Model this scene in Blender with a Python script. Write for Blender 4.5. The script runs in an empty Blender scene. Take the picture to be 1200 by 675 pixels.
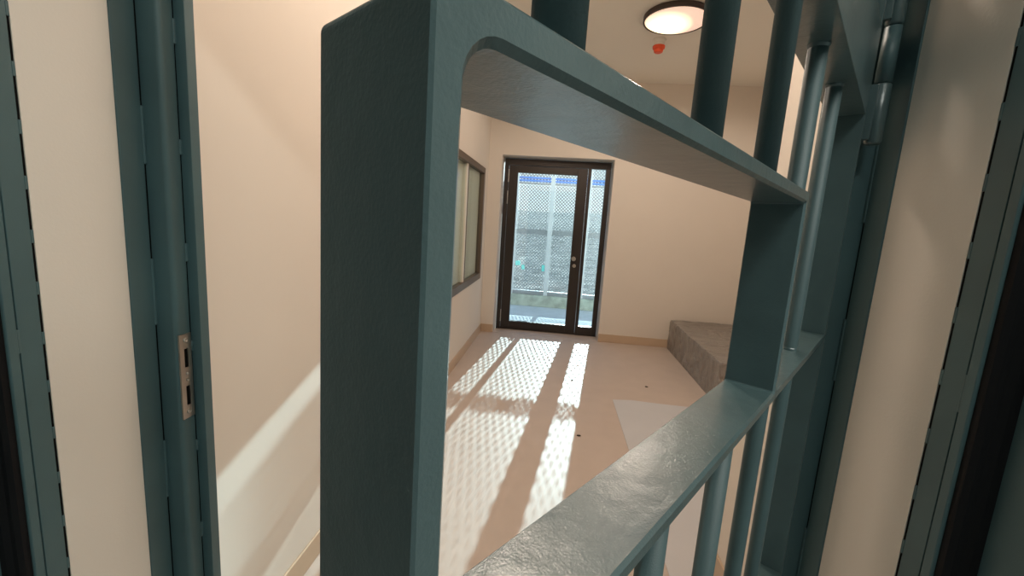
import bpy, bmesh, math, random
from mathutils import Matrix, Vector
random.seed(7)
scn = bpy.context.scene
COL = scn.collection

# ------------------------------------------------------------------ helpers
class MB:
    """collects shapes into one bmesh"""
    def __init__(self): self.bm = bmesh.new()
    def box(self, x0, x1, y0, y1, z0, z1):
        v = [self.bm.verts.new(p) for p in ((x0,y0,z0),(x1,y0,z0),(x1,y1,z0),(x0,y1,z0),(x0,y0,z1),(x1,y0,z1),(x1,y1,z1),(x0,y1,z1))]
        for f in ((0,3,2,1),(4,5,6,7),(0,1,5,4),(1,2,6,5),(2,3,7,6),(3,0,4,7)): self.bm.faces.new([v[i] for i in f])
        return self
    def prism(self, pts, z0, z1):
        a = sum(pts[i][0]*pts[(i+1)%len(pts)][1]-pts[(i+1)%len(pts)][0]*pts[i][1] for i in range(len(pts)))
        if a < 0: pts = pts[::-1]
        lo = [self.bm.verts.new((p[0],p[1],z0)) for p in pts]; hi = [self.bm.verts.new((p[0],p[1],z1)) for p in pts]
        n = len(pts)
        for i in range(n): self.bm.faces.new((lo[i],lo[(i+1)%n],hi[(i+1)%n],hi[i]))
        self.bm.faces.new(hi); self.bm.faces.new(lo[::-1])
        return self
    def loops(self, loops, cap0=False, cap1=False, close=False):
        L = [[self.bm.verts.new(p) for p in lp] for lp in loops]
        n = len(L[0])
        pairs = list(zip(L, L[1:]))
        if close: pairs.append((L[-1], L[0]))
        for a, b in pairs:
            for i in range(n):
                self.bm.faces.new((a[i], a[(i+1)%n], b[(i+1)%n], b[i]))
        if cap0: self.bm.faces.new(L[0][::-1])
        if cap1: self.bm.faces.new(L[-1])
        return self
    def lathe(self, prof, c=(0,0,0), axis='z', seg=32, cap0=True, cap1=True):
        loops = []
        for r, h in prof:
            lp = []
            for i in range(seg):
                a = 2*math.pi*i/seg
                p = (r*math.cos(a), r*math.sin(a), h)
                if axis == 'y': p = (p[0], h, p[1])
                if axis == 'x': p = (h, p[0], p[1])
                lp.append((c[0]+p[0], c[1]+p[1], c[2]+p[2]))
            loops.append(lp)
        return self.loops(loops, cap0, cap1)
    def build(self, name, mat, parent=None, smooth=False, bevel=0, seg=2, loc=None):
        bmesh.ops.recalc_face_normals(self.bm, faces=self.bm.faces)
        me = bpy.data.meshes.new(name); self.bm.to_mesh(me); self.bm.free()
        me.materials.append(mat)
        o = bpy.data.objects.new(name, me); COL.objects.link(o)
        if parent: o.parent = parent
        if loc: o.location = loc
        if smooth:
            for p in me.polygons: p.use_smooth = True
        if bevel:
            m = o.modifiers.new('bevel', 'BEVEL'); m.width = bevel; m.segments = seg; m.limit_method = 'ANGLE'; m.angle_limit = math.radians(40)
            for p in me.polygons: p.use_smooth = True
            m2 = o.modifiers.new('wn', 'WEIGHTED_NORMAL'); m2.keep_sharp = True
        return o

def tag(o, label=None, cat=None, group=None, kind=None):
    if label: o['label'] = label
    if cat: o['category'] = cat
    if group: o['group'] = group
    if kind: o['kind'] = kind
    return o
def empty(name, loc=(0,0,0)):
    o = bpy.data.objects.new(name, None); COL.objects.link(o); o.location = loc; o.empty_display_size = .1
    return o

# ------------------------------------------------------------------ materials
def mat(name, col, rough=.5, metal=0, spec=.5, bump=None, var=None, coat=0):
    m = bpy.data.materials.new(name); m.use_nodes = True
    nt = m.node_tree; b = nt.nodes['Principled BSDF']
    b.inputs['Base Color'].default_value = (*col, 1); b.inputs['Roughness'].default_value = rough
    b.inputs['Metallic'].default_value = metal; b.inputs['Specular IOR Level'].default_value = spec
    b.inputs['Coat Weight'].default_value = coat; b.inputs['Coat Roughness'].default_value = .2
    tc = nt.nodes.new('ShaderNodeTexCoord')
    if var:
        amt, scale = var
        n = nt.nodes.new('ShaderNodeTexNoise'); n.inputs['Scale'].default_value = scale; n.inputs['Detail'].default_value = 5
        nt.links.new(tc.outputs['Object'], n.inputs['Vector'])
        r = nt.nodes.new('ShaderNodeValToRGB')
        r.color_ramp.elements[0].position = .3; r.color_ramp.elements[1].position = .7
        r.color_ramp.elements[0].color = (*[c*(1-amt) for c in col], 1); r.color_ramp.elements[1].color = (*[min(1, c*(1+amt)) for c in col], 1)
        nt.links.new(n.outputs['Fac'], r.inputs['Fac']); nt.links.new(r.outputs['Color'], b.inputs['Base Color'])
    if bump:
        last = None
        for st, scale, dist in bump:
            n = nt.nodes.new('ShaderNodeTexNoise'); n.inputs['Scale'].default_value = scale; n.inputs['Detail'].default_value = 4
            nt.links.new(tc.outputs['Object'], n.inputs['Vector'])
            bp = nt.nodes.new('ShaderNodeBump'); bp.inputs['Strength'].default_value = st; bp.inputs['Distance'].default_value = dist
            nt.links.new(n.outputs['Fac'], bp.inputs['Height'])
            if last: nt.links.new(last.outputs['Normal'], bp.inputs['Normal'])
            last = bp
        nt.links.new(last.outputs['Normal'], b.inputs['Normal'])
        if coat: nt.links.new(last.outputs['Normal'], b.inputs['Coat Normal'])
    return m

TEAL = (.064, .104, .109)
M_bar = mat('teal_bar_paint', TEAL, .48, 0, .4, [(.25, 900, .0006)], (.08, 14))
M_teal = mat('teal_gate_paint', TEAL, .31, 0, .6, [(.22, 900, .0006), (.34, 65, .0018)], (.12, 14), .25)
M_frame = mat('teal_frame_paint', (.068, .124, .134), .45, 0, .45, [(.35, 1100, .0005)], (.08, 8))
M_wall = mat('cream_wall_paint', (.75, .69, .622), .75, 0, .25, [(.15, 260, .001)], (.012, 3))
M_reveal = M_wall
M_ceil = mat('ceiling_paint', (.84, .80, .72), .85, 0, .2)
M_floor = mat('vinyl_floor', (.565, .475, .418), .50, 0, .3, [(.06, 300, .0008)], (.03, 6))
M_base = mat('vinyl_upstand', (.56, .42, .30), .45, 0, .4, None, (.03, 6))
M_alu = mat('dark_bronze_aluminium', (.036, .028, .024), .38, .3, .5, [(.1, 700, .0004)])
M_winfr = mat('brown_window_frame', (.145, .105, .080), .42, .2, .5)
M_steel = mat('brushed_steel', (.52, .49, .45), .32, 1, .5, [(.15, 500, .0004)])
M_hinge_s = mat('silver_hinge', (.55, .54, .52), .4, .8)
M_black = mat('black_seal', (.006, .006, .007), .7, 0, .2, [(.3, 900, .0006)])
M_shade = mat('slot_shade_black', (.004, .004, .004), .9, 0, .1)  # flat black standing in for the shade inside slots and holes
M_conc = mat('weathered_concrete', (.42, .45, .38), .9, 0, .2, [(.4, 30, .004)], (.28, 7))
M_deck = mat('terrace_paving', (.50, .52, .54), .85, 0, .2, [(.3, 60, .002)], (.08, 5))
M_galv = mat('galvanised_steel', (.33, .34, .36), .45, .5, .5, None, (.08, 20))
M_post = mat('pale_grey_post_paint', (.62, .62, .63), .5)
M_blue = mat('blue_rail_paint', (.14, .32, .80), .45, .1)
M_turq = mat('turquoise_plastic', (.22, .78, .72), .35, 0, .5)
M_white = mat('white_plastic', (.80, .78, .73), .4)
M_red = mat('red_orange_plastic', (.80, .085, .02), .35)
M_rim = mat('dark_brown_lamp_rim', (.055, .035, .030), .45)
M_sheet = mat('pale_grey_board', (.59, .60, .63), .55, 0, .35, None, (.03, 3))
M_blind = mat('cream_window_panel', (.80, .70, .57), .5, 0, .4, None, (.03, 4))
M_pale_strip = mat('pale_window_strip', (.80, .76, .68), .3)
M_crumb = mat('dark_crumb', (.04, .025, .02), .8)
M_corr = mat('corridor_wall_paint', (.60, .61, .58), .8, 0, .2)
M_corrfl = mat('corridor_floor', (.34, .35, .34), .5)

# grey plastic film: fine creases
M_film = bpy.data.materials.new('grey_plastic_film'); M_film.use_nodes = True
nt = M_film.node_tree; b = nt.nodes['Principled BSDF']
b.inputs['Roughness'].default_value = .30; b.inputs['Specular IOR Level'].default_value = .7
tc = nt.nodes.new('ShaderNodeTexCoord')
n1 = nt.nodes.new('ShaderNodeTexNoise'); n1.inputs['Scale'].default_value = 2.4; n1.inputs['Detail'].default_value = 6; n1.inputs['Distortion'].default_value = 2.6
mp = nt.nodes.new('ShaderNodeMapping'); mp.inputs['Scale'].default_value = (1.1, 1.9, .9); mp.inputs['Rotation'].default_value = (.5, 0, .35)
nt.links.new(tc.outputs['Object'], mp.inputs['Vector']); nt.links.new(mp.outputs['Vector'], n1.inputs['Vector'])
rp = nt.nodes.new('ShaderNodeValToRGB'); rp.color_ramp.elements[0].color = (.245, .22, .20, 1); rp.color_ramp.elements[1].color = (.33, .30, .275, 1)
rp.color_ramp.elements[0].position = .35; rp.color_ramp.elements[1].position = .7
nt.links.new(n1.outputs['Fac'], rp.inputs['Fac']); nt.links.new(rp.outputs['Color'], b.inputs['Base Color'])
bp = nt.nodes.new('ShaderNodeBump'); bp.inputs['Strength'].default_value = .9; bp.inputs['Distance'].default_value = .07
nt.links.new(n1.outputs['Fac'], bp.inputs['Height']); nt.links.new(bp.outputs['Normal'], b.inputs['Normal'])

# clear thin glazing
M_glass = bpy.data.materials.new('clear_glazing'); M_glass.use_nodes = True
nt = M_glass.node_tree; nt.nodes.clear()
out = nt.nodes.new('ShaderNodeOutputMaterial'); mx = nt.nodes.new('ShaderNodeMixShader'); tr = nt.nodes.new('ShaderNodeBsdfTransparent'); gl = nt.nodes.new('ShaderNodeBsdfGlossy')
tr.inputs['Color'].default_value = (.90, .95, .95, 1); gl.inputs['Roughness'].default_value = .02; mx.inputs['Fac'].default_value = .06
nt.links.new(tr.outputs[0], mx.inputs[1]); nt.links.new(gl.outputs[0], mx.inputs[2]); nt.links.new(mx.outputs[0], out.inputs['Surface'])

# lamp diffuser: opal glass with the lit bulb showing through on one side
M_opal = bpy.data.materials.new('lit_opal_diffuser'); M_opal.use_nodes = True
nt = M_opal.node_tree; b = nt.nodes['Principled BSDF']
b.inputs['Base Color'].default_value = (.8, .66, .58, 1); b.inputs['Roughness'].default_value = .4
tc = nt.nodes.new('ShaderNodeTexCoord'); mp = nt.nodes.new('ShaderNodeMapping'); mp.inputs['Location'].default_value = (.055, -.07, 0)
gr = nt.nodes.new('ShaderNodeTexGradient'); gr.gradient_type = 'SPHERICAL'
mp.inputs['Scale'].default_value = (5.2, 4.2, 5.2); mp.inputs['Location'].default_value = (.30, -.22, .28)
nt.links.new(tc.outputs['Object'], mp.inputs['Vector']); nt.links.new(mp.outputs['Vector'], gr.inputs['Vector'])
rp = nt.nodes.new('ShaderNodeValToRGB')
rp.color_ramp.elements[0].position = 0; rp.color_ramp.elements[0].color = (.88, .60, .46, 1)
rp.color_ramp.elements[1].position = .5; rp.color_ramp.elements[1].color = (3.2, 2.6, 1.5, 1)
nt.links.new(gr.outputs['Fac'], rp.inputs['Fac']); nt.links.new(rp.outputs['Color'], b.inputs['Emission Color']); b.inputs['Emission Strength'].default_value = .8

# hillside
M_hill = mat('dry_hillside', (.23, .205, .18), .95, 0, .1, [(.8, 1.2, .4)], (.75, 1.6))

# ------------------------------------------------------------------ the room
XL, XR, YB, YF, ZC = -.88, 2.28, 5.20, .74, 3.0
def struct(o): return tag(o, kind='structure')
struct(MB().box(XL-.1, XR+.1, .42, YB+.3, -.1, 0).build('floor', M_floor))
struct(MB().box(XL-.1, XR+.1, .42, YB+.4, ZC, ZC+.1).build('ceiling', M_ceil))
# left wall with an opening for the internal window
WY0, WY1, WZ0, WZ1 = 3.30, 4.92, .71, 1.96
w = MB(); 
w.box(XL-.14, XL, YF-.1, WY0, 0, ZC).box(XL-.14, XL, WY1, YB, 0, ZC).box(XL-.14, XL, WY0, WY1, 0, WZ0).box(XL-.14, XL, WY0, WY1, WZ1, ZC)
struct(w.build('wall_left', M_wall))
struct(MB().box(XR, XR+.14, YF-.1, YB, 0, ZC).build('wall_right', M_wall))
# back wall with the terrace door opening (frame recessed in its reveal)
DX0, DX1, DZ = -.722, .584, 2.160
w = MB(); yb1 = YB+.42
w.box(XL-.14, DX0, YB, yb1, 0, ZC).box(DX1, XR+.14, YB, yb1, 0, ZC).box(DX0, DX1, YB, yb1, DZ, ZC)
struct(w.build('wall_back', M_wall))
# partition of the wash cell on the right, beside the gate
struct(MB().box(.755, XR, YF, 1.80, 0, ZC).build('wall_partition', M_wall))
# front wall with the gate doorway: cream reveal between the two steel frames
XO0, XO1, ZD = -.71, .4425, 2.10
xm = XO0+XO1
pl = [(-2.6,.42),(-.762,.42),(-.762,.517),(XO0,.517),(XO0,.6415),(-.7305,.6415),(-.7305,YF),(-2.6,YF)]
pr = [(xm-p[0], p[1]) for p in pl]
w = MB(); w.prism(pl, 0, ZC); w.prism(pr, 0, ZC)
w.box(-.762, xm+.762, .42, .517, ZD+.052, ZC).box(-.762, xm+.762, .517, .6415, ZD, ZC).box(-.762, xm+.762, .6415, YF, ZD+.0205, ZC)
struct(w.build('wall_front', M_reveal))
# skirting: coved vinyl upstand
def upstand(name, boxes):
    m = MB()
    for bx in boxes: m.box(*bx)
    return struct(m.build(name, M_base, bevel=.004))
upstand('baseboard_left', [(XL, XL+.010, YF, YB, 0, .10)])
upstand('baseboard_back', [(XL+.010, DX0, YB-.010, YB, 0, .10), (DX1, XR, YB-.010, YB, 0, .10)])
upstand('baseboard_partition', [(.745, .755, YF, 1.80, 0, .10), (.745, XR, 1.80, 1.81, 0, .10)])
struct(MB().box(DX0, DX1, YB, YB+.42, -.1, .002).build('trim_1', M_floor))

# corridor on the near side of the wall
CY = -1.7
struct(MB().box(-2.6, 2.6, CY-.1, .42, -.1, 0).build('floor_corridor', M_corrfl))
struct(MB().box(-2.6, 2.6, CY-.1, .42, 2.7, 2.8).build('ceiling_corridor', M_ceil))
struct(MB().box(-2.6, 2.6, CY-.1, CY, 0, 2.7).build('wall_corridor_back', mat('corridor_back_paint', (.30, .36, .37), .7, 0, .2)))
struct(MB().box(-2.7, -2.6, CY-.1, .42, 0, 2.7).build('wall_corridor_left', M_corr))
struct(MB().box(2.6, 2.7, CY-.1, .42, 0, 2.7).build('wall_corridor_right', M_corr))

# ------------------------------------------------------------------ terrace door
YD = 5.40
door = empty('door_1', (-.07, YD, 0)); tag(door, 'dark bronze glazed terrace door with a narrow sidelight at the far end', 'door', kind='structure')
def dpart(mb, name, m, bevel=.002, parent=None): 
    o = mb.build(name, m, None, bevel=bevel); p = parent or door
    o.parent = p; o.matrix_parent_inverse = Matrix.Translation(-Vector((-.07, YD, 0)))
    return o
fx0, fx1, fz = -.712, .574, 2.150
fr = MB()
fr.box(fx0, fx0+.052, YD, YD+.07, .003, fz).box(fx1-.058, fx1, YD, YD+.07, .003, fz).box(fx0+.052, fx1-.058, YD, YD+.07, fz-.078, fz)
fr.box(.306, .343, YD, YD+.07, .003, fz-.078).box(.343, fx1-.058, YD, YD+.07, .003, .118)
fr.box(fx0+.052, .306, YD+.012, YD+.07, .003, .030)
dpart(fr, 'door_frame', M_alu)
lf = MB(); lx0, lx1, lz0, lz1 = fx0+.057, .301, .034, fz-.083
lf.box(lx0, -.545, YD-.006, YD+.055, lz0, lz1).box(.178, lx1, YD-.006, YD+.055, lz0, lz1)
lf.box(-.545, .178, YD-.006, YD+.055, 1.985, lz1).box(-.545, .178, YD-.006, YD+.055, lz0, .118)
dpart(lf, 'door_leaf', M_alu, .003)
dpart(MB().box(-.547, .180, YD+.022, YD+.028, .116, 1.987), 'door_pane', M_glass, 0)
dpart(MB().box(.341, .518, YD+.030, YD+.036, .116, 2.074), 'sidelight_pane', M_glass, 0)
for z0, z1 in ((1.865, 2.02), (1.60, 1.76), (.105, .262)):
    h = MB(); h.lathe([(.0055, z0), (.0055, z1)], (lx0-.003, YD-.008, 0), seg=12)
    dpart(h, 'hinge', M_hinge_s, 0)
hd = MB(); hd.lathe([(.026, 0), (.026, -.010), (.011, -.010), (.011, -.045), (.026, -.047), (.027, -.058), (.018, -.066)], (.213, YD-.006, .978), 'y', 24)
dpart(hd, 'door_knob', M_steel, 0)
hd = MB(); hd.lathe([(.022, 0), (.022, -.009), (.012, -.009), (.012, -.016)], (.228, YD-.006, .888), 'y', 24)
dpart(hd, 'keyhole_rose', M_steel, 0)

# ------------------------------------------------------------------ internal window in the left wall
win = empty('window_1', (XL, 4.11, WZ0)); tag(win, 'brown framed internal window in the left wall', 'window', kind='structure')
def wpart(mb, name, m, bevel=.003):
    o = mb.build(name, m, None, bevel=bevel); o.parent = win; o.matrix_parent_inverse = Matrix.Translation(-Vector((XL, 4.11, WZ0))); return o
f = MB(); xa, xb = XL-.05, XL+.016
f.box(xa, xb, WY0, WY0+.06, WZ0, WZ1).box(xa, xb, WY1-.065, WY1, WZ0, WZ1).box(xa, xb, WY0+.06, WY1-.065, WZ0, WZ0+.07).box(xa, xb, WY0+.06, WY1-.065, WZ1-.06, WZ1)
wpart(f, 'window_frame', M_winfr)
ym = 4.09
wpart(MB().box(XL-.045, XL+.004, ym-.012, ym+.012, WZ0+.07, WZ1-.06), 'mullion', M_winfr)
wpart(MB().box(XL-.040, XL+.000, ym-.06, ym-.012, WZ0+.07, WZ1-.06), 'pale_strip', M_pale_strip)  # pale upright strip beside the mullion
wpart(MB().box(XL-.045, XL-.038, ym+.012, WY1-.065, WZ0+.07, WZ1-.06), 'blind_panel', M_blind, 0)
wpart(MB().box(XL-.045, XL-.038, WY0+.06, ym-.06, WZ0+.07, WZ1-.06), 'blind_panel', M_blind, 0)
wpart(MB().box(XL-.020, XL-.015, ym+.012, WY1-.065, WZ0+.07, WZ1-.06), 'window_pane', M_glass, 0)
wpart(MB().box(XL-.020, XL-.015, WY0+.06, ym-.06, WZ0+.07, WZ1-.06), 'window_pane', M_glass, 0)

# ------------------------------------------------------------------ inner steel frame (carries the gate)
def arc(cx, cy, r, a0, a1, n=6):
    return [(cx+r*math.cos(math.radians(a0+(a1-a0)*i/n)), cy+r*math.sin(math.radians(a0+(a1-a0)*i/n))) for i in range(n+1)]
inner = empty('gate_frame', (xm/2, .69, 0))
tag(inner, 'teal steel gate frame lining the inner side of the doorway, with latch keep', 'gate frame')
def ipart(mb, name, m, bevel=0, parent=None, smooth=False):
    o = mb.build(name, m, None, bevel=bevel, smooth=smooth); p = parent or inner
    o.parent = p
    if p is inner: o.matrix_parent_inverse = Matrix.Translation(-Vector((xm/2, .69, 0)))
    return o
prof = [(-.7300,.6420),(-.7080,.6420),(-.7080,.6830),(-.7240,.6830),(-.7240,.6868),(-.7085,.6868)] \
     + arc(-.679, .6948, .008, -90, 0) + [(-.6710,.7155),(-.6830,.7155),(-.6830,.7188),(-.6526,.7188),(-.6526,.7390),(-.7300,.7390)]
profR = [(xm-p[0], p[1]) for p in prof]
jl = ipart(MB().prism(prof, 0, ZD-.0705), 'strike_jamb', M_frame, .0012)
jr = ipart(MB().prism(profR, 0, ZD-.0705), 'hinge_jamb', M_frame, .0012)
# head: the same section turned over the opening
hp = [(ZD+.020-(p[0]+.73), p[1]) for p in prof]          # x of the profile becomes height
hb = MB()
n = len(hp); A = [hb.bm.verts.new((-.730, p[1], p[0])) for p in hp]; Bv = [hb.bm.verts.new((xm+.730, p[1], p[0])) for p in hp]
for i in range(n): hb.bm.faces.new((A[i], A[(i+1)%n], Bv[(i+1)%n], Bv[i]))
hb.bm.faces.new(A[::-1]); hb.bm.faces.new(Bv)
ipart(hb, 'head_jamb', M_frame, .0012)
# weld runs that bridge the open seams
def weld_L(z0, z1): ipart(MB().prism([(-.7225,.6825),(-.7068,.6818),(-.7062,.6872),(-.7225,.6876)], z0, z1), 'weld_bead', M_frame, .0015)
def weld_L2(z0, z1): ipart(MB().prism([(-.6820,.7150),(-.6700,.7140),(-.6688,.7196),(-.6820,.7196)], z0, z1), 'weld_bead', M_frame, .0015)
def weld_R(z0, z1): ipart(MB().prism([(xm+.7225,.6825),(xm+.7068,.6818),(xm+.7062,.6872),(xm+.7225,.6876)], z0, z1), 'weld_bead', M_frame, .0015)
for z0, z1 in ((1.456, 1.551), (1.174, 1.294), (.833, .949), (.45, .56), (.05, .16), (1.80, 1.92)): weld_L(z0, z1)
for z0, z1 in ((1.66, 1.70), (1.478, 1.504), (1.289, 1.322), (1.119, 1.139), (.917, .939), (.728, .760), (.54, .57), (.35, .38), (1.86, 1.89)): weld_L2(z0, z1)
for z0, z1 in ((1.428, 1.64), (1.187, 1.284), (.83, .933), (.45, .55), (.05, .16), (1.80, 1.92)): weld_R(z0, z1)
for mir in (False, True):
    for pts in ([(-.7232,.6836),(-.7092,.6836),(-.7092,.6862),(-.7232,.6862)], [(-.6822,.7162),(-.6722,.7162),(-.6722,.7182),(-.6822,.7182)]):
        ipart(MB().prism([(xm-p[0], p[1]) if mir else p for p in pts], .02, ZD-.072), 'seam_shade_strip', M_shade)  # black strip filling the groove, its shade painted as colour
# latch keep
sp = MB(); sx = -.6708
yk0, yk1, zk0, zk1 = .6885, .7135, .993, 1.156
def keep_plate():
    m = MB()
    holes = [(1.092, 1.128), (1.018, 1.056)]
    ya, yb = .6975, .7058
    zs = [zk0, holes[1][0], holes[1][1], holes[0][0], holes[0][1], zk1]
    x0, x1 = sx-.001, sx+.0022
    m.box(x0, x1, yk0, ya, zk0, zk1); m.box(x0, x1, yb, yk1, zk0, zk1)
    m.box(x0, x1, ya, yb, zs[0], zs[1]); m.box(x0, x1, ya, yb, zs[2], zs[3]); m.box(x0, x1, ya, yb, zs[4], zs[5])
    return m
kp = ipart(keep_plate(), 'strike_plate', M_steel)
for z0, z1 in ((1.092, 1.128), (1.018, 1.056)):
    ipart(MB().box(sx-.001, sx+.0004, .6975, .7058, z0, z1), 'bolt_hole_shade', M_shade, 0, kp)  # black insert paints the shade inside the hole
for z in (1.144, 1.005, 1.080, 1.068):
    r = .0050 if z in (1.144, 1.005) else .0030
    m = MB(); m.lathe([(r, .0018), (r, .0034), (r*.8, .0042), (r*.45, .0042), (r*.40, .0026)], (sx, .7015, z), 'x', 16)
    ipart(m, 'screw', M_steel, 0, kp, True)

# ------------------------------------------------------------------ outer steel frame (corridor side)
outer = empty('outer_door_frame', (xm/2, .46, 0))
tag(outer, 'teal steel outer door frame with slotted edges and a black seal, on the corridor side', 'door frame')
def opart(mb, name, m, bevel=0):
    o = mb.build(name, m, None, bevel=bevel); o.parent = outer; o.matrix_parent_inverse = Matrix.Translation(-Vector((xm/2, .46, 0))); return o
def slots(top, pitch=.0715, slot=.0535, lo=0.02, hi=2.09):
    out = []; z = top
    while z < hi-pitch: z += pitch
    while z-slot > lo:
        out.append((z-slot, z)); z -= pitch
    return out
def outer_jamb(side, top, breaks):
    X = (lambda x: x) if side < 0 else (lambda x: xm-x)
    m = MB()
    # body with a shallow seam groove 14 mm back from the corridor edge, bridged at the breaks
    body_a = [(-.735,.5165),(-.726,.5165),(-.726,.5135),(-.7100,.5135),(-.7100,.4875),(-.7150,.4875),(-.7150,.4850),(-.7085,.4850),(-.7085,.4745)] + [(-.7105,.4730),(-.7355,.4730),(-.7355,.4210),(-.7355,.4060),(-.800,.4060),(-.800,.4195),(-.761,.4195),(-.761,.5165)]
    m.prism([(X(p[0]), p[1]) for p in body_a], 0, ZD)
    zs = slots(top); prev = ZD
    for z0, z1 in zs:                       # solid lands between the slots
        m.box(min(X(-.727), X(-.7096)), max(X(-.727), X(-.7096)), .5130, .5169, z1, prev); prev = z0
    opart(MB().box(min(X(-.7255), X(-.7106)), max(X(-.7255), X(-.7106)), .5138, .5163, .01, ZD-.004), 'seam_shade_strip', M_shade)  # black strip behind the slots, painting their shade
    for z0, z1 in breaks:
        m.box(min(X(-.716), X(-.7090)), max(X(-.716), X(-.7090)), .4846, .4880, z0, z1)
    return opart(m, 'jamb', M_frame, .0008)
outer_jamb(-1, 1.615, [(1.181, 1.214), (.55, .585), (1.80, 1.835)])
outer_jamb(1, 1.6755, [(1.226, 1.268), (.60, .64), (1.85, 1.89)])
hm = MB()
hm.box(-.7085, xm+.7085, .4745, .5165, ZD, ZD+.05).box(-.7355, xm+.7355, .4060, .4745, ZD+.026, ZD+.051).box(-.80, xm+.80, .4060, .4195, ZD+.051, ZD+.09)
opart(hm, 'head', M_frame, .0008)
def seal(side):
    X = (lambda x: x) if side < 0 else (lambda x: xm-x)
    m = MB(); pts = [(-.7115,.4729),(-.7115,.4650),(-.716,.4610),(-.722,.4605),(-.728,.4560),(-.7353,.4545),(-.7353,.4729)]
    m.prism([(X(p[0]), p[1]) for p in pts], .01, ZD); return opart(m, 'seal', M_black)
seal(-1); seal(1)

# ------------------------------------------------------------------ barred gate, standing open
K = 1.09
T, a1, a2, b1, b2, b3 = .0401, .0082, .3688, .0087, -.1594, -.1672
s0, DB, RB = .0581, .12535, .0080
SH = .706                                   # hinge stile
UR = .1428                                  # underside of the upper rail
UB, UT = -1.418, .655
Lv = Vector((.58624439, .81009069, -.00840168)).normalized()
Uv = Vector((.00580734, .00616839, .99996411)).normalized()
Nv = Uv.cross(Lv).normalized()
Og = Vector((-.02234, .07177, 1.43146))
gate = empty('barred_gate'); 
MW = Matrix((( Lv.x, Nv.x, Uv.x, 0), (Lv.y, Nv.y, Uv.y, 0), (Lv.z, Nv.z, Uv.z, 0), (0, 0, 0, 1)))
MW.translation = Og + UB*Uv
gate.matrix_world = MW
tag(gate, 'teal steel barred gate swung open, with a framed rectangular hatch between its bars', 'gate')
def gp(mb, name, bevel=0, seg=2, parent=None, m=None, smooth=False):
    return mb.build(name, m or M_teal, parent or gate, bevel=bevel, seg=seg, smooth=smooth)
Z = lambda u: u-UB
# hatch frame
def rrect(x0, x1, z0, z1, r, n=7):
    """rounded rectangle, radii r = (bl, br, tr, tl)"""
    cs = [((x0+r[0], z0+r[0]), 180, r[0]), ((x1-r[1], z0+r[1]), 270, r[1]), ((x1-r[2], z1-r[2]), 0, r[2]), ((x0+r[3], z1-r[3]), 90, r[3])]
    out = []
    for (c, a, rr) in cs:
        for i in range(n+1):
            t = math.radians(a+90*i/n); out.append((c[0]+rr*math.cos(t), c[1]+rr*math.sin(t)))
    return out
def ring(x0, x1, z0, z1, r, y): return [(p[0], y, Z(p[1])) for p in rrect(x0, x1, z0, z1, r)]
c = .0017
m = MB()
ro = (.001, .001, .001, .003); ri = (.006, .0018, .0018, .008); rc = tuple(v+c for v in ri)
aR = a2+.0080
e = .0007
m.loops([ring(e, aR-e, b3+e, b1-e, ro, 0), ring(a1-c, a2+c, b2-c, 0+c, rc, 0), ring(a1, a2, b2, 0, ri, c), ring(a1, a2, b2, 0, ri, T-e), ring(a1-e, a2+e, b2-e, e, rc, T),
         ring(e, aR-e, b3+e, b1-e, ro, T), ring(0, aR, b3, b1, ro, T-e), ring(0, aR, b3, b1, ro, e)], close=True)
gp(m, 'hatch_frame')
# stiles and rails
gp(MB().box(0, .0080, 0, T, Z(UB), Z(b3)), 'closing_stile', .0008)
gp(MB().box(SH, SH+.008, 0, T, Z(UB), Z(UT)), 'hinge_stile', .0010)
gp(MB().box(aR, SH, 0, T, Z(b3), Z(b2)), 'rail', .0008)
gp(MB().box(0, SH, 0, T, Z(UR), Z(UR+.105)), 'upper_rail', .0010)
gp(MB().box(.008, SH, 0, T, Z(-.553), Z(-.545)), 'rail', .0008)
gp(MB().box(.008, SH, 0, T, Z(-.985), Z(-.977)), 'rail', .0008)
gp(MB().box(.008, SH, 0, T, Z(UB), Z(UB+.008)), 'rail', .0008)
gp(MB().box(0, SH, 0, T, Z(UT-.008), Z(UT)), 'rail', .0008)
gp(MB().box(0, .008, 0, T, Z(UR+.105), Z(UT-.008)), 'closing_stile', .0008)
# round bars; where a bar meets a plate there is a rough weld collar
def collar(s, u, parent, up):
    mm = MB(); sgn = 1 if up else -1; seg = 18; loops = []
    for rr, hh in ((RB+.0012, 0), (RB+.0011, .0012), (RB+.0004, .0030), (RB-.0006, .0038)):
        loops.append([(s+(rr+random.uniform(-.0006, .0006)*(hh < .003))*math.cos(2*math.pi*i/seg), T/2+(rr+random.uniform(-.0006, .0006)*(hh < .003))*math.sin(2*math.pi*i/seg), Z(u)+sgn*hh) for i in range(seg)])
    mm.loops(loops); return gp(mm, 'weld_collar', parent=parent, smooth=True)
def rod(s, ua, ub, ends):
    mm = MB(); mm.lathe([(RB, Z(ua)), (RB, Z(ub))], (s, T/2, 0), seg=40)
    o = gp(mm, 'bar', m=M_bar)
    for p in o.data.polygons: p.use_smooth = abs(p.normal.z) < .5
    for u, up in ends: collar(s, u, o, up)
for k in range(5):
    s = s0+k*DB
    if k < 3:
        rod(s, b1-.002, UT-.004, [(UR, False), (b1, True), (UR+.105, True)])
        rod(s, UB+.004, b3+.002, [(b3, False), (-.545, True)])
    else:
        rod(s, UB+.004, UT-.004, [(UR, False), (b2, True), (b3, False), (-.545, True)])
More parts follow.
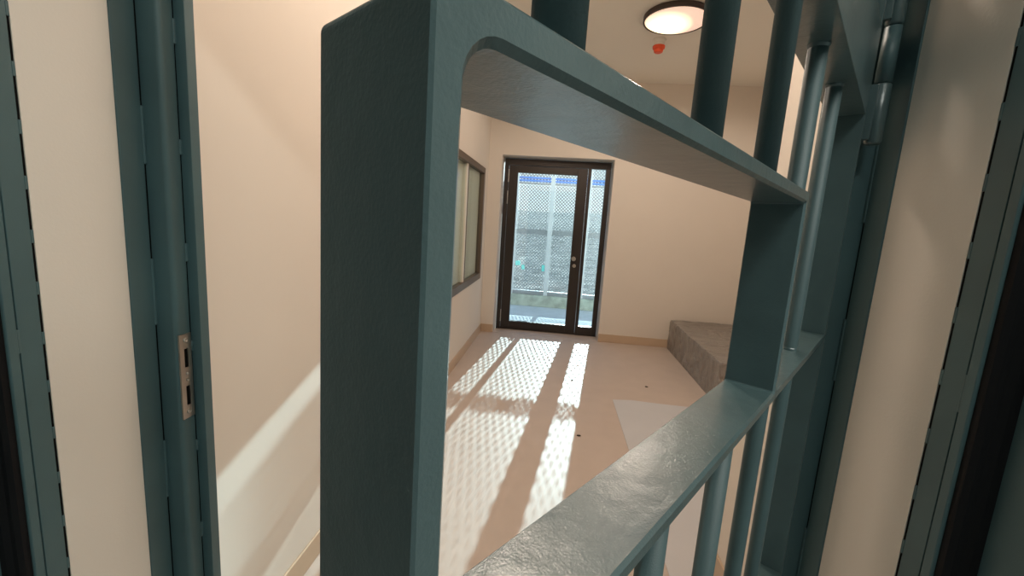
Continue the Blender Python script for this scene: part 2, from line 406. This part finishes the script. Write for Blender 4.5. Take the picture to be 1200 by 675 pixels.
# hinge knuckles on the gate (the middle one belongs to the frame)
hs, hn, HR = .727, -.0110, .0100
def knuckle(u0, u1):
    mm = MB(); e = .0015; re = .004
    mm.lathe([(HR-re, Z(u0)), (HR-.0012, Z(u0)+.0012), (HR, Z(u0)+re), (HR, Z(u1)-e), (HR-e, Z(u1))], (hs, hn, 0), seg=28)
    o = gp(mm, 'hinge_knuckle', smooth=True)
    mm = MB(); mm.box(SH+.0075, hs-.006, -.008, .004, Z(u0)+.006, Z(u1)-.002)
    gp(mm, 'hinge_leaf', .001, parent=o)
    return o
for base in (.1053, -1.15):
    knuckle(base, base+.0785); knuckle(base+.150, base+.228)
    # frame-side knuckle, carried by the hinge jamb
    mm = MB(); mm.lathe([(HR-.0005, .0), (HR-.0005, .0695)], (0, 0, 0), seg=28)
    k = mm.build('frame_hinge_knuckle', M_frame, None)
    for p in k.data.polygons: p.use_smooth = abs(p.normal.z) < .5
    k.parent = inner
    k.matrix_parent_inverse = Matrix.Translation(-Vector((xm/2, .69, 0)))
    k.location = Og + hs*Lv + hn*Nv + (base+.0795)*Uv
    k.rotation_euler = MW.to_euler()
    kl = MB(); kl.box(.002, .026, .002, .010, .004, .066); kl.build('frame_hinge_leaf', M_frame, k, bevel=.001)

# ------------------------------------------------------------------ bed block under grey film
def mattress():
    m = MB(); bm = m.bm
    x0, x1, y0, y1, z1 = 1.405, 2.255, 3.55, 5.175, .352
    bmesh.ops.create_cube(bm, size=1)
    for v in bm.verts: v.co = Vector(((x0+x1)/2+v.co.x*(x1-x0), (y0+y1)/2+v.co.y*(y1-y0), z1/2+v.co.z*z1))
    bmesh.ops.subdivide_edges(bm, edges=bm.edges[:], cuts=47, use_grid_fill=True)
    from mathutils import noise
    for v in bm.verts:
        if v.co.z < .004: continue
        p = v.co
        d = noise.noise(Vector((p.x*2.0, p.y*9+p.z*6, p.z*3)))*.5+noise.noise(Vector((p.x*6+p.z*9, p.y*14, p.z*5)))*.35
        d2 = abs(noise.noise(Vector((p.x*3+4, p.y*6+p.z*7, p.z*2))))
        d3 = abs(noise.noise(Vector((p.x*5-p.z*4+9, p.y*3-p.x*3+p.z*9, p.z*4+2))))
        amp = .015*d-.050*max(0, .16-d2)-.035*max(0, .12-d3)
        if abs(p.z-z1) < .002: v.co.z += amp
        else:
            if abs(p.x-x0) < .002: v.co.x -= amp
            if abs(p.y-y0) < .002: v.co.y -= amp
        if abs(p.x-x0) < .002 and abs(p.z-z1) < .02: v.co.x += .006
    return m
bed = mattress().build('mattress_block', M_film, smooth=True)
tag(bed, 'low mattress block wrapped in creased grey plastic film in the far right corner', 'mattress')

# pale board lying on the floor, cut round the partition corner
m = MB(); m.prism([(.565,1.10),(.735,1.10),(.735,1.83),(1.30,1.83),(1.30,3.425),(1.10,3.418),(.90,3.425),(.70,3.44),(.549,3.412)], .0006, .004)
sheet = m.build('floor_sheet', M_sheet); tag(sheet, 'flat pale grey protective sheet lying on the floor behind the gate', 'sheet')
for (x, y, r, lab) in ((.892, 3.784, .011, 'small dark crumb on the floor beyond the far edge of the grey sheet'), (.230, 3.775, .009, 'small dark crumb on the sunlit floor nearest the terrace door'), (.242, 2.735, .010, 'small dark crumb on the floor beside the near sunlit strip')):
    m = MB(); bmesh.ops.create_icosphere(m.bm, subdivisions=2, radius=1)
    for v in m.bm.verts: v.co = Vector((v.co.x*r*1.4, v.co.y*r, (v.co.z+1)*.004))*random.uniform(.85, 1.1)
    o = m.build('crumb', M_crumb, smooth=True, loc=(x, y, .0005)); tag(o, lab, 'crumb')

# ------------------------------------------------------------------ ceiling lamp and sounder
LX, LY = .76, 3.62
lamp = empty('ceiling_lamp', (LX, LY, ZC)); tag(lamp, 'lit round ceiling lamp with a dark brown rim and opal diffuser', 'ceiling lamp')
m = MB(); m.lathe([(.234, 0), (.241, -.006), (.242, -.038), (.239, -.042), (.230, -.042), (.228, -.034)], seg=64, cap1=False)
o = m.build('lamp_rim', M_rim, lamp, smooth=True)
m = MB(); m.lathe([(.229, -.036), (.218, -.043), (.18, -.050), (.13, -.055), (.07, -.058), (.02, -.059)], seg=64, cap0=True)
m.build('diffuser', M_opal, lamp, smooth=True)
EX, EY = -.05, 1.60  # second lamp, out of view, added as fill light for the entry side
fill_lamp = empty('ceiling_lamp', (EX, EY, ZC)); tag(fill_lamp, 'added unseen brown rimmed ceiling lamp over the entrance just behind the gate', 'ceiling lamp')
for ch in list(lamp.children):
    c_ = ch.copy(); COL.objects.link(c_); c_.parent = fill_lamp
snd = empty('ceiling_sounder', (.730, 4.047, ZC)); tag(snd, 'small white fire sounder with an orange red cap on the ceiling', 'fire sounder')
m = MB(); m.lathe([(.054, 0), (.054, -.022), (.046, -.026), (.046, -.055)], seg=32); m.build('base', M_white, snd, smooth=False, bevel=.002)
m = MB(); m.lathe([(.044, -.052), (.052, -.056), (.050, -.076), (.040, -.082), (.036, -.104), (.024, -.110)], seg=32); m.build('cap', M_red, snd, bevel=.002)

# ------------------------------------------------------------------ terrace, screen and hillside
struct(MB().box(-4, 4, YB+.42, 7.5, -.25, -.012).build('terrace_deck', M_deck))
kerb = MB().box(-4, 4, 7.13, 7.36, -.012, .175).build('concrete_kerb', M_conc, bevel=.008)
tag(kerb, 'weathered concrete kerb carrying the mesh screen on the terrace', 'kerb', kind='structure')
YS = 7.20
scr = empty('mesh_screen', (0, YS, .175)); tag(scr, 'galvanised mesh screen with posts and blue rails on the terrace kerb', 'screen')
def spart(mb, name, m, bevel=0, smooth=False):
    o = mb.build(name, m, None, bevel=bevel, smooth=smooth); o.parent = scr; o.matrix_parent_inverse = Matrix.Translation(-Vector((0, YS, .175))); return o
posts = [-1.32, -.73, -.14, .45, 1.04]
for px in posts:
    p = MB(); p.box(px-.034, px+.034, YS-.035, YS+.025, .176, 2.15)
    spart(p, 'post', M_post, .004)
    p = MB(); p.box(px-.037, px+.037, YS-.039, YS+.020, 1.20, 1.28); spart(p, 'post_sleeve', M_post, .004)
spart(MB().box(-1.36, 1.08, YS-.012, YS+.030, .178, .245), 'bottom_rail', M_galv, .003)
spart(MB().box(-1.36, 1.08, YS-.010, YS+.028, 2.005, 2.035), 'top_rail', M_galv, .003)
for z in (2.062, 2.108):
    r = MB(); r.lathe([(.017, -1.36), (.017, 1.08)], (0, YS+.005, z), 'x', 16); spart(r, 'handrail', M_blue, 0, True)
def mesh_panel(x0, x1, z0, z1, hp=.0265, k=.66, dy=.004):
    nx = round((x1-x0)/hp); nz = round((z1-z0)/hp); dx = (x1-x0)/nx; dz = (z1-z0)/nz
    m = MB(); bm = m.bm; g = {}
    def node(i, j):
        if (i, j) not in g: g[(i, j)] = bm.verts.new((x0+i*dx, 0, z0+j*dz))
        return g[(i, j)]
    for i in range(1, nx):
        for j in range(1, nz):
            if (i+j) % 2: continue
            o = [node(i+1, j), node(i, j+1), node(i-1, j), node(i, j-1)]
            cx, cz = x0+i*dx, z0+j*dz
            q = [bm.verts.new((cx+dx*k, 0, cz)), bm.verts.new((cx, 0, cz+dz*k)), bm.verts.new((cx-dx*k, 0, cz)), bm.verts.new((cx, 0, cz-dz*k))]
            for t in range(4): bm.faces.new((o[t], o[(t+1)%4], q[(t+1)%4], q[t]))
    for v in bm.verts: v.co.y = YS+dy
    return m
for pa, pb in zip(posts, posts[1:]):
    for z0, z1 in ((.24, 2.01), (2.034, 2.43)):
        o = spart(mesh_panel(pa+.030, pb-.030, z0, z1, k=.66 if z0 < 1 else .40, dy=.004 if z0 < 1 else .028), 'mesh_panel', M_galv)
        md = o.modifiers.new('thick', 'SOLIDIFY'); md.thickness = .002
for pa, pb in zip(posts, posts[1:]):          # second layer where two sheets overlap
    o = spart(mesh_panel(pa+.030, pb-.030, 1.18, 1.29, .0220, .30, .010), 'mesh_lap', M_galv)
    md = o.modifiers.new('thick', 'SOLIDIFY'); md.thickness = .002
for px in posts: spart(MB().box(px-.015, px+.015, YS-.01, YS+.02, 2.15, 2.44), 'post_extension', M_galv, .003)
for x, z, w_, h_, lab in ((-.635, .70, .085, .075, 'turquoise tag tied to the terrace screen beside the left post'), (-.545, .635, .05, .075, 'small turquoise tag hanging lower right of the left one on the screen'), (-.205, .640, .05, .105, 'upright turquoise tag on the terrace screen beside the middle post')):
    t = MB().box(-w_/2, w_/2, -.003, .003, -h_/2, h_/2).build('plastic_tag', M_turq, bevel=.002, loc=(x, YS-.004, z)); t.rotation_euler = (0, random.uniform(-.2, .2), 0)
    tag(t, lab, 'tag')
# hillside behind the terrace
from mathutils import noise
bm = bmesh.new(); nx, ny = 120, 90; vs = []
for j in range(ny+1):
    row = []
    yy = 8.5+(j/ny)**1.8*95
    for i in range(nx+1):
        xx = (i/nx-.5)*(20+yy*2.2)
        t = (yy-8.5)/95
        z = -2.2+ (yy-8.5)*.066*min(1, .45+t*1.2) + 1.6*t*noise.noise(Vector((xx*.05, yy*.03, 0))) + .12*noise.noise(Vector((xx*.9, yy*.8, 3)))
        row.append(bm.verts.new((xx, yy, z)))
    vs.append(row)
for j in range(ny):
    for i in range(nx): bm.faces.new((vs[j][i], vs[j][i+1], vs[j+1][i+1], vs[j+1][i]))
me = bpy.data.meshes.new('hillside_ground'); bm.to_mesh(me); bm.free(); me.materials.append(M_hill)
for p in me.polygons: p.use_smooth = True
hill = bpy.data.objects.new('hillside_ground', me); COL.objects.link(hill); struct(hill)

# ------------------------------------------------------------------ light
w = bpy.data.worlds.new('sky'); scn.world = w; w.use_nodes = True
nt = w.node_tree; bg = nt.nodes['Background']
tc = nt.nodes.new('ShaderNodeTexCoord'); sx_ = nt.nodes.new('ShaderNodeSeparateXYZ'); rp = nt.nodes.new('ShaderNodeValToRGB')
nt.links.new(tc.outputs['Generated'], sx_.inputs[0]); nt.links.new(sx_.outputs['Z'], rp.inputs['Fac'])
rp.color_ramp.elements[0].position = 0; rp.color_ramp.elements[0].color = (.90, .98, 1.0, 1)
rp.color_ramp.elements[1].position = .7; rp.color_ramp.elements[1].color = (.34, .58, .92, 1)
nt.links.new(rp.outputs['Color'], bg.inputs['Color']); bg.inputs['Strength'].default_value = 1.35
sd = bpy.data.lights.new('sun', 'SUN'); sd.energy = 15.0; sd.color = (.76, .96, 1.0); sd.angle = math.radians(.40)
so = bpy.data.objects.new('sun', sd); COL.objects.link(so)
so.rotation_euler = Vector((-.113, -1, -.300)).to_track_quat('-Z', 'Y').to_euler(); so.location = (2, 12, 5)
def bulb(x, y, e):
    ld = bpy.data.lights.new('ceiling_bulb', 'SPOT'); ld.energy = e; ld.color = (1.0, .83, .69); ld.shadow_soft_size = .10
    ld.spot_size = math.radians(176); ld.spot_blend = .25
    lo = bpy.data.objects.new('ceiling_bulb', ld); COL.objects.link(lo); lo.location = (x, y, ZC-.10)
bulb(LX, LY, 56)
bulb(EX, EY, 60)  # fill from the added entrance lamp
# unseen corridor luminaire, added behind the camera to light the near side
cl = empty('corridor_fill_lamp', (.95, -.50, 2.7)); tag(cl, 'added white corridor ceiling lamp, unseen behind the viewer', 'ceiling lamp')
m = MB(); m.box(-.85, .85, -.09, .09, -.045, 0); m.build('lamp_body', M_white, cl, bevel=.004)
ad = bpy.data.lights.new('corridor_fill_light', 'AREA'); ad.shape = 'RECTANGLE'; ad.size = 1.6; ad.size_y = .14; ad.energy = 29; ad.color = (.97, 1.0, .93)  # fill light of the added corridor lamp
ao = bpy.data.objects.new('corridor_fill_light', ad); COL.objects.link(ao); ao.location = (.95, -.50, 2.65)

# ------------------------------------------------------------------ camera
cd = bpy.data.cameras.new('camera'); cam = bpy.data.objects.new('camera', cd); COL.objects.link(cam); scn.camera = cam
cd.sensor_width = 36; cd.lens = 503.21/1200*36; cd.clip_start = .005; cd.clip_end = 300
ya, pi_, ro_ = math.radians(-5.622), math.radians(8.930), math.radians(-3.597)
fw = Vector((math.sin(ya)*math.cos(pi_), math.cos(ya)*math.cos(pi_), -math.sin(pi_)))
rt = Vector((math.cos(ya), -math.sin(ya), 0)); dn = fw.cross(rt)
r2 = math.cos(ro_)*rt+math.sin(ro_)*dn; d2 = -math.sin(ro_)*rt+math.cos(ro_)*dn
cam.matrix_world = Matrix(((r2.x, -d2.x, -fw.x, 0), (r2.y, -d2.y, -fw.y, 0), (r2.z, -d2.z, -fw.z, 1.4), (0, 0, 0, 1)))

vs_ = scn.view_settings; vs_.view_transform = 'Standard'; vs_.look = 'None'; vs_.gamma = 1; vs_.use_curve_mapping = False; vs_.exposure = 0
scn.cycles.max_bounces = 10; scn.cycles.diffuse_bounces = 6; scn.cycles.transparent_max_bounces = 16; scn.cycles.sample_clamp_indirect = 6
